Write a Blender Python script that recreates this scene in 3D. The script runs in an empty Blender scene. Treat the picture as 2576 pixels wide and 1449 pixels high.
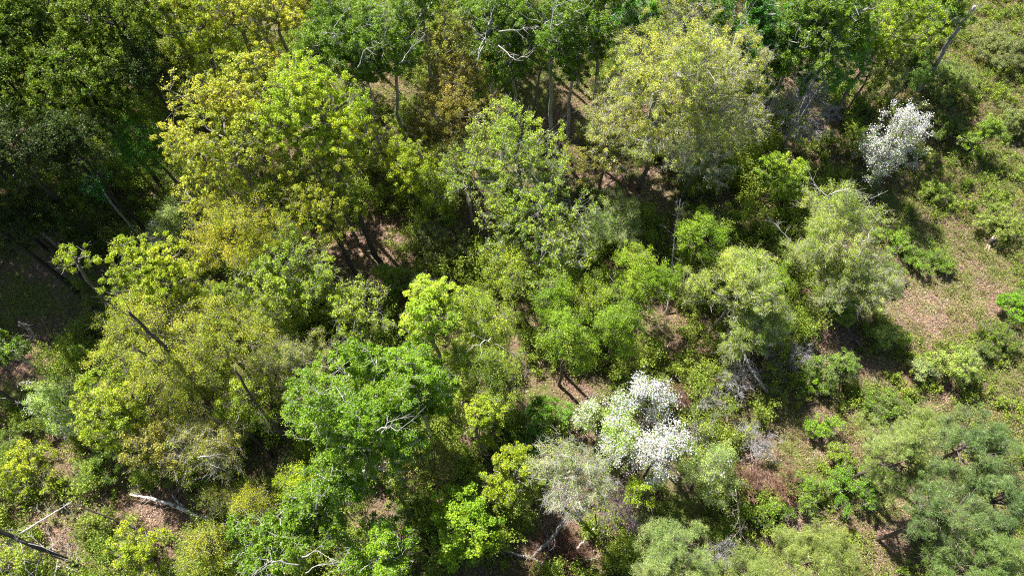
import bpy, math, random
import numpy as np

# ------------------------------------------------------------------ camera, sky, sun, exposure
SC = bpy.context.scene
COL = SC.collection
CAM_H, TILT, F, PW, PH = 50.0, 29.0, 1740.0, 2576.0, 1449.0
cd = bpy.data.cameras.new("camera")
cd.sensor_width = 36.0
cd.lens = 36.0 * F / PW
cd.clip_start, cd.clip_end = 0.5, 2000
cam = bpy.data.objects.new("camera", cd)
COL.objects.link(cam)
cam.location = (0, 0, CAM_H)
cam.rotation_euler = (math.radians(TILT), 0, 0)
SC.camera = cam

SUN_EL, SUN_AZ = math.radians(53), math.radians(-40)      # the sun stands beyond the wood, to the left
w = bpy.data.worlds.new("World")
SC.world = w
w.use_nodes = True
nt = w.node_tree
sky = nt.nodes.new("ShaderNodeTexSky")
sky.sky_type = 'NISHITA'
sky.sun_disc = False
sky.sun_elevation = SUN_EL
sky.sun_rotation = SUN_AZ
bg = nt.nodes["Background"]
bg.inputs[1].default_value = 0.05
nt.links.new(sky.outputs[0], bg.inputs[0])

sd = bpy.data.lights.new("sun", 'SUN')
sd.energy = 5.0
sd.angle = math.radians(0.5)
sd.color = (1.0, 0.95, 0.87)
so = bpy.data.objects.new("sun", sd)
COL.objects.link(so)
so.rotation_euler = (math.pi / 2 - SUN_EL, 0, math.pi - SUN_AZ)
so.location = (-30, 40, 80)

SC.view_settings.view_transform = 'Standard'
SC.view_settings.look = 'None'
SC.view_settings.exposure = 1.42
SC.view_settings.gamma = 1
SC.cycles.use_denoising = False
SC.cycles.filter_width = 1.1
SC.cycles.max_bounces = 4
SC.cycles.diffuse_bounces = 2
SC.cycles.transmission_bounces = 2
SC.cycles.glossy_bounces = 1

# ------------------------------------------------------------------ maths helpers
CT, ST = math.cos(math.radians(TILT)), math.sin(math.radians(TILT))

def at(px, py, z=0.0):
    """the point of the world at height z seen at a point of the photograph, and its depth"""
    dx, dy, dz = (px - PW / 2) / F, -(py - PH / 2) / F, -1.0
    wy, wz = dy * CT - dz * ST, dy * ST + dz * CT
    t = (z - CAM_H) / wz
    return dx * t, wy * t, t

def to_px(x, y, z=0.0):
    dz = z - CAM_H
    cy_, cz_ = y * CT + dz * ST, -y * ST + dz * CT
    return PW / 2 + F * x / -cz_, PH / 2 - F * cy_ / -cz_

_tab = np.random.default_rng(5).random((257, 257))

def vnoise(x, y, s, k=0):
    x = np.asarray(x, float) / s + 31.7 * (k + 1) + 100
    y = np.asarray(y, float) / s + 17.3 * (k + 1) + 100
    xi, yi = np.floor(x).astype(int), np.floor(y).astype(int)
    fx, fy = x - xi, y - yi
    fx, fy = fx * fx * (3 - 2 * fx), fy * fy * (3 - 2 * fy)
    g = lambda a, b: _tab[a % 256, b % 256]
    return (g(xi, yi) * (1 - fx) + g(xi + 1, yi) * fx) * (1 - fy) + (g(xi, yi + 1) * (1 - fx) + g(xi + 1, yi + 1) * fx) * fy

def fnoise(x, y, s, k=0):
    return 0.55 * vnoise(x, y, s, k) + 0.3 * vnoise(x, y, s / 2.3, k + 3) + 0.15 * vnoise(x, y, s / 5.1, k + 7)

def ground_z(x, y):
    return 1.1 * (fnoise(x, y, 16, 1) - 0.5) + 0.22 * (vnoise(x, y, 2.3, 4) - 0.5)

def unit(v):
    return v / np.maximum(np.linalg.norm(v, axis=-1, keepdims=True), 1e-9)

def A(*c):
    return np.array(c, float)

# ------------------------------------------------------------------ mesh helpers
def link(name, me, parent=None):
    o = bpy.data.objects.new(name, me)
    COL.objects.link(o)
    if parent is not None:
        o.parent = parent
    return o

def mesh(name, V, Fc, k, cols, mat):
    """V (n,3), Fc flat corner indices, k corners per face, one colour per face"""
    n = len(Fc) // k
    me = bpy.data.meshes.new(name)
    me.vertices.add(len(V))
    me.vertices.foreach_set("co", V.astype(np.float32).ravel())
    me.loops.add(n * k)
    me.loops.foreach_set("vertex_index", Fc.astype(np.int32).ravel())
    me.polygons.add(n)
    me.polygons.foreach_set("loop_start", np.arange(0, n * k, k, dtype=np.int32))
    at_ = me.attributes.new("tint", 'FLOAT_COLOR', 'FACE')
    c = np.ones((n, 4), np.float32)
    c[:, :3] = cols
    at_.data.foreach_set("color", c.ravel())
    me.materials.append(mat)
    me.update(calc_edges=True)
    return me

def leaves(rng, P, L, W, col, up=0.5, out=None, jit=0.18):
    """rhombus leaves at points P; returns V, colours"""
    n = len(P)
    nrm = rng.normal(size=(n, 3))
    nrm[:, 2] += up * 2
    if out is not None:
        nrm += out
    nrm = unit(nrm)
    t = rng.normal(size=(n, 3))
    a = unit(np.cross(nrm, t))
    b = np.cross(nrm, a)
    s = rng.uniform(0.6, 1.35, (n, 1))
    a = a * s * L / 2
    b = b * s * W / 2
    V = np.stack([P - a, P + b, P + a, P - b], 1).reshape(-1, 3)
    c = col * rng.uniform(1 - jit, 1 + jit, (n, 1))
    c = c * np.stack([rng.uniform(.82, 1.2, n), np.ones(n), rng.uniform(.7, 1.3, n)], 1)
    return V, c

def leaf_mesh(name, V, c, mat):
    return mesh(name, V, np.arange(len(V)), 4, c, mat)

def prisms(P0, P1, r0, r1, rng, sides=3):
    n = len(P0)
    d = unit(P1 - P0)
    t = np.where(np.abs(d[:, 2:3]) < 0.9, A(0, 0, 1), A(1, 0, 0))
    a = unit(np.cross(d, t))
    b = np.cross(d, a)
    ang = np.arange(sides) * 2 * math.pi / sides
    ring = a[:, None, :] * np.cos(ang)[None, :, None] + b[:, None, :] * np.sin(ang)[None, :, None]
    r0 = np.broadcast_to(np.asarray(r0, float), (n,))
    r1 = np.broadcast_to(np.asarray(r1, float), (n,))
    V = np.concatenate([P0[:, None] + ring * r0[:, None, None], P1[:, None] + ring * r1[:, None, None]], 1).reshape(-1, 3)
    i = np.arange(sides)
    j = (i + 1) % sides
    f = np.stack([i, j, j + sides, i + sides], 1)
    Fc = (f[None] + (np.arange(n) * 2 * sides)[:, None, None]).reshape(-1)
    return V, Fc, n * sides

class Tubes:
    def __init__(s):
        s.V, s.F, s.C, s.n = [], [], [], 0

    def add(s, V, Fc, C):
        s.V.append(V)
        s.F.append(Fc + s.n)
        s.C.append(C)
        s.n += len(V)

    def line(s, P, R, sides, col, rng=None):
        """a continuous tapering tube through the points P"""
        P = np.asarray(P, float)
        R = np.asarray(R, float)
        n = len(P)
        T = unit(np.gradient(P, axis=0))
        ref = A(0.21, 0.97, 0.05) if abs(T[:, 1]).max() < 0.9 else A(0.97, 0.1, 0.2)
        a = unit(np.cross(T, ref))
        b = np.cross(T, a)
        ang = np.arange(sides) * 2 * math.pi / sides
        rr = R[:, None, None]
        V = P[:, None] + (a[:, None] * np.cos(ang)[None, :, None] + b[:, None] * np.sin(ang)[None, :, None]) * rr
        V = V.reshape(-1, 3)
        i = np.arange(sides)
        j = (i + 1) % sides
        f = np.stack([i, j, j + sides, i + sides], 1)
        Fc = (f[None] + (np.arange(n - 1) * sides)[:, None, None]).reshape(-1)
        m = (n - 1) * sides
        c = np.asarray(col, float)
        C = np.tile(c, (m, 1))
        if rng is not None:
            C = C * rng.uniform(0.75, 1.2, (m, 1))
        s.add(V, Fc, C)

    def segs(s, P0, P1, r0, r1, col, rng, sides=3):
        if len(P0) == 0:
            return
        V, Fc, m = prisms(P0, P1, r0, r1, rng, sides)
        s.add(V, Fc, np.repeat(np.asarray(col) * rng.uniform(0.7, 1.25, (len(P0), 1)), sides, 0))

    def make(s, name, mat):
        return mesh(name, np.concatenate(s.V), np.concatenate(s.F), 4, np.concatenate(s.C), mat)

def curve_pts(p0, p1, n, rng, wob, bow=0.0):
    t = np.linspace(0, 1, n)[:, None]
    P = p0 + (p1 - p0) * t
    L = np.linalg.norm(p1 - p0)
    P = P + np.sin(t * math.pi) * rng.normal(size=3) * wob * L + A(0, 0, 1) * (-bow * L) * np.sin(t * math.pi)
    P[1:-1] += rng.normal(size=(n - 2, 3)) * wob * L * 0.35
    return P

# ------------------------------------------------------------------ materials
def leaf_material(name, trans, gloss=0.02):
    m = bpy.data.materials.new(name)
    m.use_nodes = True
    t = m.node_tree
    t.nodes.clear()
    out = t.nodes.new("ShaderNodeOutputMaterial")
    a = t.nodes.new("ShaderNodeAttribute")
    a.attribute_name = "tint"
    d = t.nodes.new("ShaderNodeBsdfDiffuse")
    tr = t.nodes.new("ShaderNodeBsdfTranslucent")
    hs = t.nodes.new("ShaderNodeHueSaturation")
    hs.inputs['Saturation'].default_value = 1.15
    hs.inputs['Value'].default_value = 1.1
    mix = t.nodes.new("ShaderNodeMixShader")
    mix.inputs[0].default_value = trans
    g = t.nodes.new("ShaderNodeBsdfGlossy")
    g.inputs['Roughness'].default_value = 0.45
    mix2 = t.nodes.new("ShaderNodeMixShader")
    mix2.inputs[0].default_value = gloss
    t.links.new(a.outputs['Color'], d.inputs['Color'])
    t.links.new(a.outputs['Color'], hs.inputs['Color'])
    t.links.new(hs.outputs[0], tr.inputs['Color'])
    t.links.new(d.outputs[0], mix.inputs[1])
    t.links.new(tr.outputs[0], mix.inputs[2])
    t.links.new(mix.outputs[0], mix2.inputs[1])
    t.links.new(g.outputs[0], mix2.inputs[2])
    t.links.new(mix2.outputs[0], out.inputs[0])
    return m

def bark_material(name):
    m = bpy.data.materials.new(name)
    m.use_nodes = True
    t = m.node_tree
    b = t.nodes["Principled BSDF"]
    b.inputs['Roughness'].default_value = 0.85
    a = t.nodes.new("ShaderNodeAttribute")
    a.attribute_name = "tint"
    tc = t.nodes.new("ShaderNodeTexCoord")
    mp = t.nodes.new("ShaderNodeMapping")
    mp.inputs['Scale'].default_value = (7, 7, 2.5)
    n = t.nodes.new("ShaderNodeTexNoise")
    n.inputs['Scale'].default_value = 2.0
    n.inputs['Detail'].default_value = 6
    r = t.nodes.new("ShaderNodeMapRange")
    r.inputs[1].default_value = 0.3
    r.inputs[2].default_value = 0.65
    r.inputs[3].default_value = 0.45
    r.inputs[4].default_value = 1.15
    mx = t.nodes.new("ShaderNodeVectorMath")
    mx.operation = 'SCALE'
    t.links.new(tc.outputs['Object'], mp.inputs[0])
    t.links.new(mp.outputs[0], n.inputs[0])
    t.links.new(n.outputs[0], r.inputs[0])
    t.links.new(a.outputs['Color'], mx.inputs[0])
    t.links.new(r.outputs[0], mx.inputs['Scale'])
    t.links.new(mx.outputs[0], b.inputs['Base Color'])
    return m

M_LEAF = leaf_material("leaf", 0.36)
M_NEEDLE = leaf_material("needle", 0.25, 0.04)
M_PETAL = leaf_material("petal", 0.3, 0.02)
M_LITTER = leaf_material("dry_leaf", 0.08, 0.0)
M_BARK = bark_material("bark")

# ------------------------------------------------------------------ species
def S(**k):
    d = dict(c1=(.10, .16, .02), c2=(.2, .24, .03), L=.2, W=.13, dens=22, per=26, rc=.34, lobes=16, lobe_r=.34,
             bark=(.12, .1, .085), twig=(.16, .14, .12), ntw=3, trunk=.0105, limbs=8, fill=.8, shell=.75,
             upright=.0, white=0, clump=1.0, stems=1, droop=0, thick=1.0, flat=0, gain=1.0)
    d.update(k)
    return d

SPECIES = {
 'gold':   S(clump=1.25, limbs=12, c1=(.21, .225, .03), c2=(.385, .39, .07), L=.2, W=.13, per=26, rc=.25, dens=21, bark=(.3, .27, .24), twig=(.33, .29, .26), ntw=3, thick=1.1),
 'lime':   S(clump=1.2, limbs=11, c1=(.17, .22, .015), c2=(.32, .36, .03), L=.16, W=.11, per=38, rc=.27, dens=24, bark=(.2, .18, .16), twig=(.3, .27, .24)),
 'poplar': S(c1=(.06, .115, .012), c2=(.155, .235, .022), clump=1.15, L=.17, W=.12, per=36, rc=.3, dens=25, bark=(.5, .49, .47), twig=(.55, .54, .52), ntw=2, lobes=24, lobe_r=.26, limbs=14, thick=.9),
 'olive':  S(clump=1.15, c1=(.15, .15, .03), c2=(.27, .25, .06), L=.17, W=.1, per=20, rc=.3, dens=24, bark=(.14, .12, .1), twig=(.24, .2, .17), ntw=4),
 'brown':  S(clump=1.1, c1=(.15, .145, .03), c2=(.28, .28, .06), L=.17, W=.1, per=20, rc=.26, dens=18, bark=(.14, .12, .1), twig=(.24, .2, .17), ntw=4),
 'pale':   S(c1=(.2, .23, .05), c2=(.38, .40, .085), L=.13, W=.08, per=28, rc=.3, dens=28, lobes=30, lobe_r=.24, bark=(.2, .17, .15), twig=(.42, .39, .36), ntw=5, fill=.7, thick=.9),
 'fresh':  S(clump=1.1, c1=(.15, .21, .025), c2=(.3, .36, .05), L=.18, W=.12, per=18, rc=.3, dens=17, bark=(.25, .24, .22), twig=(.34, .33, .31), ntw=4, limbs=12),
 'birch':  S(gain=1.15, c1=(.15, .21, .02), c2=(.28, .34, .035), L=.11, W=.075, per=27, rc=.38, dens=28, lobes=18, lobe_r=.33, bark=(.3, .28, .26), twig=(.2, .18, .15), ntw=2),
 'green':  S(c1=(.11, .18, .015), c2=(.22, .30, .03), L=.12, W=.08, per=32, rc=.34, dens=30, lobes=20, lobe_r=.3, bark=(.12, .1, .08), twig=(.16, .14, .12), ntw=1),
 'willow': S(c1=(.19, .25, .05), c2=(.34, .39, .10), L=.14, W=.05, per=34, rc=.36, dens=30, lobes=20, lobe_r=.3, bark=(.3, .27, .25), twig=(.36, .33, .3), ntw=3),
 'ash':    S(c1=(.18, .22, .08), c2=(.31, .35, .14), L=.1, W=.06, per=26, rc=.35, dens=24, lobes=14, lobe_r=.4, bark=(.3, .28, .27), twig=(.46, .43, .41), ntw=8),
 'maple':  S(clump=1.0, c1=(.022, .04, .009), c2=(.15, .21, .025), L=.2, W=.17, per=26, rc=.32, dens=16, lobes=18, bark=(.06, .05, .045), twig=(.08, .07, .06), ntw=1),  # dark tone puts the shade on the upper left crowns into the leaf colour
 'shade':  S(c1=(.018, .032, .009), c2=(.05, .08, .018), clump=.75, L=.18, W=.13, per=20, rc=.34, dens=15, lobes=18, bark=(.05, .045, .04), twig=(.07, .06, .05), ntw=1),  # shaded maples: leaf colours darkened to stand for the shade lying on them
 'blossom': S(c1=(.12, .20, .05), c2=(.25, .32, .12), L=.13, W=.08, per=8, rc=.3, dens=26, bark=(.1, .09, .08), twig=(.15, .13, .12), ntw=1, white=1.0),
 'speck':  S(c1=(.18, .27, .07), c2=(.30, .38, .14), L=.12, W=.07, per=30, rc=.36, dens=26, bark=(.1, .09, .08), twig=(.18, .16, .15), ntw=1, white=.42),
 'sage':   S(c1=(.16, .22, .08), c2=(.30, .36, .16), L=.11, W=.07, per=34, rc=.36, dens=28, bark=(.1, .09, .08), twig=(.25, .22, .2), ntw=2, white=.06),
 'bush':   S(c1=(.09, .15, .018), c2=(.18, .25, .03), L=.13, W=.09, per=26, rc=.24, dens=34, lobes=15, lobe_r=.27, bark=(.12, .1, .08), twig=(.26, .22, .19), ntw=3, stems=4),
 'pine':   S(L=.36, W=.024, dens=30, per=34, rc=.3, lobes=40, lobe_r=.19, shell=.7, flat=1, bark=(.13, .1, .085), twig=(.2, .17, .14), ntw=1, limbs=16, trunk=.011, gain=1.1),
 'dead':   S(c1=(.2, .2, .1), c2=(.3, .3, .2), L=.08, W=.05, per=1, rc=.3, dens=18, bark=(.34, .32, .33), twig=(.40, .38, .39), ntw=6, limbs=12, thick=1.0),
 'red':    S(c1=(.20, .10, .06), c2=(.28, .16, .09), L=.07, W=.05, per=3, rc=.3, dens=40, bark=(.25, .13, .1), twig=(.28, .15, .11), ntw=10, stems=5),
}

def taper_line(tb, p0, p1, r0, r1, n, sides, col, rng, wob=.04, bow=0.0):
    P = curve_pts(np.asarray(p0, float), np.asarray(p1, float), n, rng, wob, bow)
    tb.line(P, np.linspace(r0, r1, n), sides, col, rng)
    return P

def build_tree(sp, r, zc, rz, rng, off=(0, 0), ry=None):
    """meshes of trunk with limbs, of the leafy crown and of the blossom; the base of the trunk is the origin"""
    p = SPECIES[sp]
    ry = ry or r
    R3 = A(r, ry, rz)
    C = A(off[0], off[1], zc)
    # lobes of the crown
    n = p['lobes']
    d = unit(rng.normal(size=(n * 3, 3)))
    d = d[d[:, 2] > -0.45][:n]
    rad = rng.uniform(0.45, 0.86, (len(d), 1))
    LC = d * rad
    LC = np.concatenate([LC, A([0, 0, .55]).reshape(1, 3), rng.uniform(-.3, .3, (2, 3))])
    LR = p['lobe_r'] * rng.uniform(0.6, 1.3, len(LC))
    # clusters in the lobes, mostly on their shells
    area = (r * ry + 1.1 * (r + ry) / 2 * rz)
    cl = p['clump']
    nc = int(p['dens'] * area * 0.9 / cl)
    wgt = LR ** 2
    li = rng.choice(len(LC), nc, p=wgt / wgt.sum())
    dd = unit(rng.normal(size=(nc, 3)))
    q = rng.random((nc, 1))
    dd = dd * np.where(q < p['shell'], rng.uniform(.78, 1.08, (nc, 1)), rng.uniform(.1, .8, (nc, 1)))
    cu = LC[li] + dd * LR[li][:, None]
    keep = (np.linalg.norm(cu, axis=1) < 1.04) & (cu[:, 2] > -0.72)
    cu, li = cu[keep], li[keep]
    CP = C + cu * R3
    keep = CP[:, 2] > 0.35
    CP, li, cu = CP[keep], li[keep], cu[keep]
    nc = len(CP)
    lobe_w = C + LC * R3
    # wood
    tb = Tubes()
    th = p['trunk'] * (zc + rz) * p['thick'] + .02
    fork = C + R3 * A(0, 0, -.55)
    fork[2] = max(fork[2], .25 * zc)
    if p['stems'] == 1:
        T = taper_line(tb, (0, 0, -.6), fork, th, th * .72, 7, 8, p['bark'], rng, .018)
        T2 = taper_line(tb, fork, C + R3 * A(*rng.uniform(-.15, .15, 2), .7), th * .72, th * .12, 8, 6, p['bark'], rng, .03)
        trunk_pts = np.concatenate([T[4:], T2])
        trunk_r = np.concatenate([np.linspace(th, th * .72, 7)[4:], np.linspace(th * .72, th * .12, 8)])
    else:
        trunk_pts, trunk_r = [], []
        for _ in range(p['stems']):
            b0 = A(*rng.uniform(-.12, .12, 2) * r, -.3)
            T = taper_line(tb, b0, C + R3 * A(*rng.uniform(-.5, .5, 2), .2), th * .8, th * .2, 6, 5, p['bark'], rng, .05)
            trunk_pts.append(T[1:])
            trunk_r.append(np.linspace(th * .8, th * .2, 6)[1:])
        trunk_pts, trunk_r = np.concatenate(trunk_pts), np.concatenate(trunk_r)
    node, nrad = [trunk_pts], [trunk_r * .6]
    for k in range(p['limbs']):
        a = 2 * math.pi * (k + rng.uniform(-.3, .3)) / p['limbs']
        e = rng.uniform(-.15, .55)
        tgt = C + R3 * A(math.cos(a) * rng.uniform(.5, .8), math.sin(a) * rng.uniform(.5, .8), e)
        near = np.linalg.norm(trunk_pts - tgt, axis=1) + np.maximum(trunk_pts[:, 2] - tgt[2] + .3 * rz, 0) * 3
        i = int(np.argmin(near))
        r0 = min(trunk_r[i] * .75, th * .5)
        P = taper_line(tb, trunk_pts[i], tgt, r0, th * .1, 7, 5, p['bark'], rng, .07, bow=.1)
        node.append(P[2:])
        nrad.append(np.linspace(r0, th * .1, 7)[2:])
    node, nrad = np.concatenate(node), np.concatenate(nrad)
    bnodes = []
    for L_ in lobe_w:
        dist = np.linalg.norm(node - L_, axis=1) + np.maximum(node[:, 2] - L_[2], 0) * 1.5
        i = int(np.argmin(dist))
        P = taper_line(tb, node[i], L_, min(nrad[i], th * .3), th * .06 + .008, 6, 4, p['bark'], rng, .08, bow=.06)
        bnodes.append(P[1:])
    # from every lobe, secondary branches out to groups of clusters
    tw = Tubes()
    sub_src = np.concatenate(bnodes + [node])
    ns = max(12, nc // 9)
    pick = rng.choice(nc, min(ns, nc), replace=False)
    SP_ = CP[pick] * .93 + C * .07
    D = ((SP_[:, None] - sub_src[None]) ** 2).sum(-1) + np.maximum(sub_src[None, :, 2] - SP_[:, None, 2], 0) ** 2 * 3
    src = sub_src[np.argmin(D, 1)]
    mid = (src + SP_) / 2 + rng.normal(size=SP_.shape) * .14 + A(0, 0, -.06)
    br = (.013 + th * .05)
    tw.segs(src, mid, br * 1.3, br, p['twig'], rng, 4)
    tw.segs(mid, SP_, br, br * .5, p['twig'], rng, 3)
    S2 = np.concatenate([SP_, mid])
    # clusters to their nearest sub branch
    step = 400
    idx = np.concatenate([np.argmin(((CP[i:i + step, None] - S2[None]) ** 2).sum(-1), 1) for i in range(0, nc, step)])
    use = rng.random(nc) < (0.25 + .12 * p['ntw'])
    tw.segs(S2[idx][use], CP[use], br * .5, br * .25, p['twig'], rng, 3)
    # fine twigs
    if p['ntw']:
        k = p['ntw']
        base = np.repeat(CP, k, 0)
        o = unit(np.repeat(unit(CP - C + A(0, 0, .2 * rz)), k, 0) + rng.normal(size=base.shape) * .75)
        ln = rng.uniform(.3, .95, (len(base), 1)) * (p['rc'] * 2.0)
        tw.segs(base - o * ln * .5, base + o * ln, .0125 * (1.0 if k < 6 else .85), .005, p['twig'], rng, 3)
    # leaves
    per = p['per']
    clus_var = rng.random(nc)
    lobe_var = rng.random(len(LC))
    cnt = rng.poisson(per * 3.3 * rng.uniform(.3, 1.5, nc) * (0.35 + .65 * (rng.random(nc) < p['fill'])))
    # some lobes are thinner
    cnt = (cnt * (0.55 + .6 * rng.random(len(LC)))[li]).astype(int)
    rep = np.repeat(np.arange(nc), cnt)
    rcs = p['rc'] * rng.uniform(.55, 1.25, nc)
    g = rng.normal(size=(len(rep), 3))
    g = unit(g) * rng.random((len(rep), 1)) ** .5
    P = CP[rep] + g * rcs[rep][:, None] * A(1, 1, .75)
    t = np.clip(.45 * clus_var[rep] + .2 * lobe_var[li[rep]] + .35 * rng.random(len(rep)) + .12 * (cu[rep, 2]), 0, 1)[:, None]
    c = A(*p['c1']) * (1 - t) + A(*p['c2']) * t
    outn = unit(P - C) * .5
    seedx = float(rng.uniform(0, 40))
    vv = vnoise(P[:, 0] + P[:, 2] * .7 + seedx, P[:, 1] + seedx, 1.9, 5)[:, None]
    c = c * (1 + (vv - .5) * A(.28, .05, .3)) * (.85 + .3 * vv)
    V, cc = leaves(rng, P, p['L'] * .6, p['W'] * .6, np.minimum(c * 1.6 * p['gain'] * A(1.0, 1.06, .66), .75), up=.45, out=outn, jit=.35)
    me_leaf = leaf_mesh("crown", V, cc, M_NEEDLE if p['flat'] else M_LEAF)
    me_bl = None
    if p['white']:
        # blossom sits on the sunlit outside, in sprays
        sc = vnoise(CP[:, 0] + 50, CP[:, 1] + CP[:, 2], r * .45, 3)
        ok = (rng.random(nc) < p['white']) & (cu[:, 2] > -.55) & (sc > (.3 if p['white'] > .3 else .45))
        kb = 30 if p['white'] > .5 else 14
        B = np.repeat(CP[ok], kb, 0)
        out = np.repeat(unit(CP[ok] - C), kb, 0)
        B = B + out * .12 + rng.normal(size=B.shape) * .17
        w_ = rng.random((len(B), 1))
        c = A(.72, .69, .77) * w_ + A(.60, .60, .58) * (1 - w_)
        V, cc = leaves(rng, B, .085, .075, c, up=.4, out=out * .8, jit=.15)
        me_bl = leaf_mesh("blossom", V, cc, M_PETAL)
    return tb.make("trunk", M_BARK), tw.make("branches", M_BARK), me_leaf, me_bl

def root_at(name, x, y, label, cat, group=None, rot=0.0, z=None):
    o = bpy.data.objects.new(name, None)
    COL.objects.link(o)
    o.location = (x, y, float(ground_z(x, y)) if z is None else z)
    o.rotation_euler = (0, 0, rot)
    o.empty_display_size = .3
    o['label'] = label
    o['category'] = cat
    if group:
        o['group'] = group
    return o

# ------------------------------------------------------------------ ground
def make_ground():
    n = 420
    u = np.linspace(-1, 1, n)
    k = np.sign(u) * (np.abs(u) * .55 + np.abs(u) ** 4 * .45) * 420   # finer near the middle
    X, Y = np.meshgrid(k, k + 30)
    x, y = X.ravel(), Y.ravel()
    V = np.stack([x, y, ground_z(x, y)], 1)
    i = (np.arange(n - 1)[:, None] * n + np.arange(n - 1)[None]).ravel()
    Fc = np.stack([i, i + 1, i + n + 1, i + n], 1).ravel()
    m = bpy.data.materials.new("forest_floor")
    m.use_nodes = True
    t = m.node_tree
    b = t.nodes["Principled BSDF"]
    b.inputs['Roughness'].default_value = .95
    b.inputs['Specular IOR Level'].default_value = .1
    tc = t.nodes.new("ShaderNodeTexCoord")
    def noise(s, d=6, r=.6):
        q = t.nodes.new("ShaderNodeTexNoise")
        q.inputs['Scale'].default_value = s
        q.inputs['Detail'].default_value = d
        q.inputs['Roughness'].default_value = r
        t.links.new(tc.outputs['Object'], q.inputs[0])
        return q
    def ramp(src, stops):
        q = t.nodes.new("ShaderNodeValToRGB")
        e = q.color_ramp.elements
        while len(e) < len(stops):
            e.new(.5)
        for s_, (pos, c) in zip(e, stops):
            s_.position = pos
            s_.color = (*c, 1)
        t.links.new(src.outputs[0], q.inputs[0])
        return q
    litter = ramp(noise(5.5, 9, .75), [(.3, (.03, .02, .014)), (.44, (.11, .07, .05)), (.56, (.24, .16, .115)), (.7, (.40, .29, .22))])
    moss = ramp(noise(4, 8, .75), [(.32, (.035, .045, .012)), (.5, (.11, .14, .03)), (.68, (.22, .24, .07))])
    mask = ramp(noise(.16, 9, .68), [(.47, (0, 0, 0)), (.58, (1, 1, 1))])
    mx = t.nodes.new("ShaderNodeMixRGB")
    t.links.new(mask.outputs[0], mx.inputs[0])
    t.links.new(litter.outputs[0], mx.inputs[1])
    t.links.new(moss.outputs[0], mx.inputs[2])
    t.links.new(mx.outputs[0], b.inputs['Base Color'])
    bp = t.nodes.new("ShaderNodeBump")
    bp.inputs['Strength'].default_value = .9
    bp.inputs['Distance'].default_value = .12
    t.links.new(noise(6, 8, .7).outputs[0], bp.inputs['Height'])
    t.links.new(bp.outputs[0], b.inputs['Normal'])
    me = mesh("ground", V, Fc, 4, np.full(((n - 1) ** 2, 3), .2), m)
    o = link("ground", me)
    o['kind'] = 'structure'
    o['label'] = "woodland floor of pinkish brown leaf litter and low grass"
make_ground()

# fields of the ground cover, in metres on the ground; the open clearing is on the right
def clearing(x, y):
    px, py = to_px(x, y)
    e = (px - 2050) / 220 + (py - 500) / 900
    return np.clip(e, 0, 1)

def stuff(name, me, label):
    o = link(name, me)
    o['kind'] = 'stuff'
    o['label'] = label
    return o

def scatter(rng, n, pxr=(-350, 2900), pyr=(-250, 1650)):
    """even on the ground, inside and a little round the view"""
    x = rng.uniform(-62, 62, n * 2)
    y = rng.uniform(-4, 92, n * 2)
    px, py = to_px(x, y)
    k = (px > pxr[0]) & (px < pxr[1]) & (py > pyr[0]) & (py < pyr[1])
    return x[k][:n], y[k][:n]

rng = np.random.default_rng(11)
PINK = [(2330, 765, 105, 75), (2250, 1330, 55, 100), (1640, 810, 45, 50), (960, 590, 55, 35), (430, 1310, 70, 35), (1650, 480, 35, 50), (900, 660, 60, 60), (140, 880, 30, 15), (440, 1275, 110, 28), (120, 1385, 110, 22), (50, 950, 60, 60), (120, 1130, 80, 40), (330, 1180, 50, 30), (150, 1300, 80, 40), (2080, 1110, 50, 50), (2180, 920, 60, 30), (2480, 740, 50, 60), (2350, 1010, 40, 30), (220, 1400, 60, 30), (30, 1110, 40, 30), (2250, 1230, 40, 60), (1900, 1180, 50, 50), (2090, 850, 60, 60), (860, 640, 60, 60), (700, 1150, 50, 40), (1330, 1020, 35, 40), (610, 900, 30, 30), (1420, 1380, 90, 30)]
def pink(x, y):
    px, py = to_px(x, y)
    m = np.zeros(np.shape(px))
    for a, b, ra, rb in PINK:
        m = np.maximum(m, np.clip(1.6 - np.hypot((px - a) / ra, (py - b) / rb), 0, 1))
    return m

# dry leaves
x, y = scatter(rng, 620000)
m = fnoise(x, y, 7, 2) + .25 * pink(x, y)
k = rng.random(len(x)) < np.clip((m - .34) * 4, .08, 1)
x, y = x[k], y[k]
P = np.stack([x, y, ground_z(x, y) + rng.uniform(.01, .07, len(x))], 1)
t = np.clip(rng.random((len(x), 1)) * .7 + .4 * fnoise(x, y, 3, 5)[:, None] + .15 * pink(x, y)[:, None], 0, 1)
c = (A(.09, .055, .038) * (1 - t) + A(.52, .37, .28) * t) * (.3 + .9 * fnoise(x, y, 1.3, 61) + .3 * pink(x, y))[:, None]
V, cc = leaves(rng, P, .14, .06, c, up=.9, jit=.35)
stuff("leaf_litter", leaf_mesh("leaf_litter", V, cc, M_LITTER), "pinkish tan dry leaves covering the woodland floor")

# dry grass stems and dead twigs lying about
x, y = scatter(rng, 200000)
cl = clearing(x, y)
k = rng.random(len(x)) < (.2 + .6 * cl + .4 * pink(x, y)) * np.clip(fnoise(x, y, 5, 8) * 2.4 - .5, 0, 1)
x, y = x[k], y[k]
P = np.stack([x, y, ground_z(x, y) + rng.uniform(.02, .25, len(x))], 1)
a = rng.uniform(0, 6.28, len(x))
o = np.stack([np.cos(a), np.sin(a), rng.uniform(-.05, .55, len(x))], 1) * rng.uniform(.15, .7, (len(x), 1))
tb = Tubes()
tb.segs(P, P + o * .9, .009, .004, (.52, .4, .3), rng)
stuff("dry_stems", tb.make("dry_stems", M_BARK), "pale dead grass stems and fallen twigs among the leaves")

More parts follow.
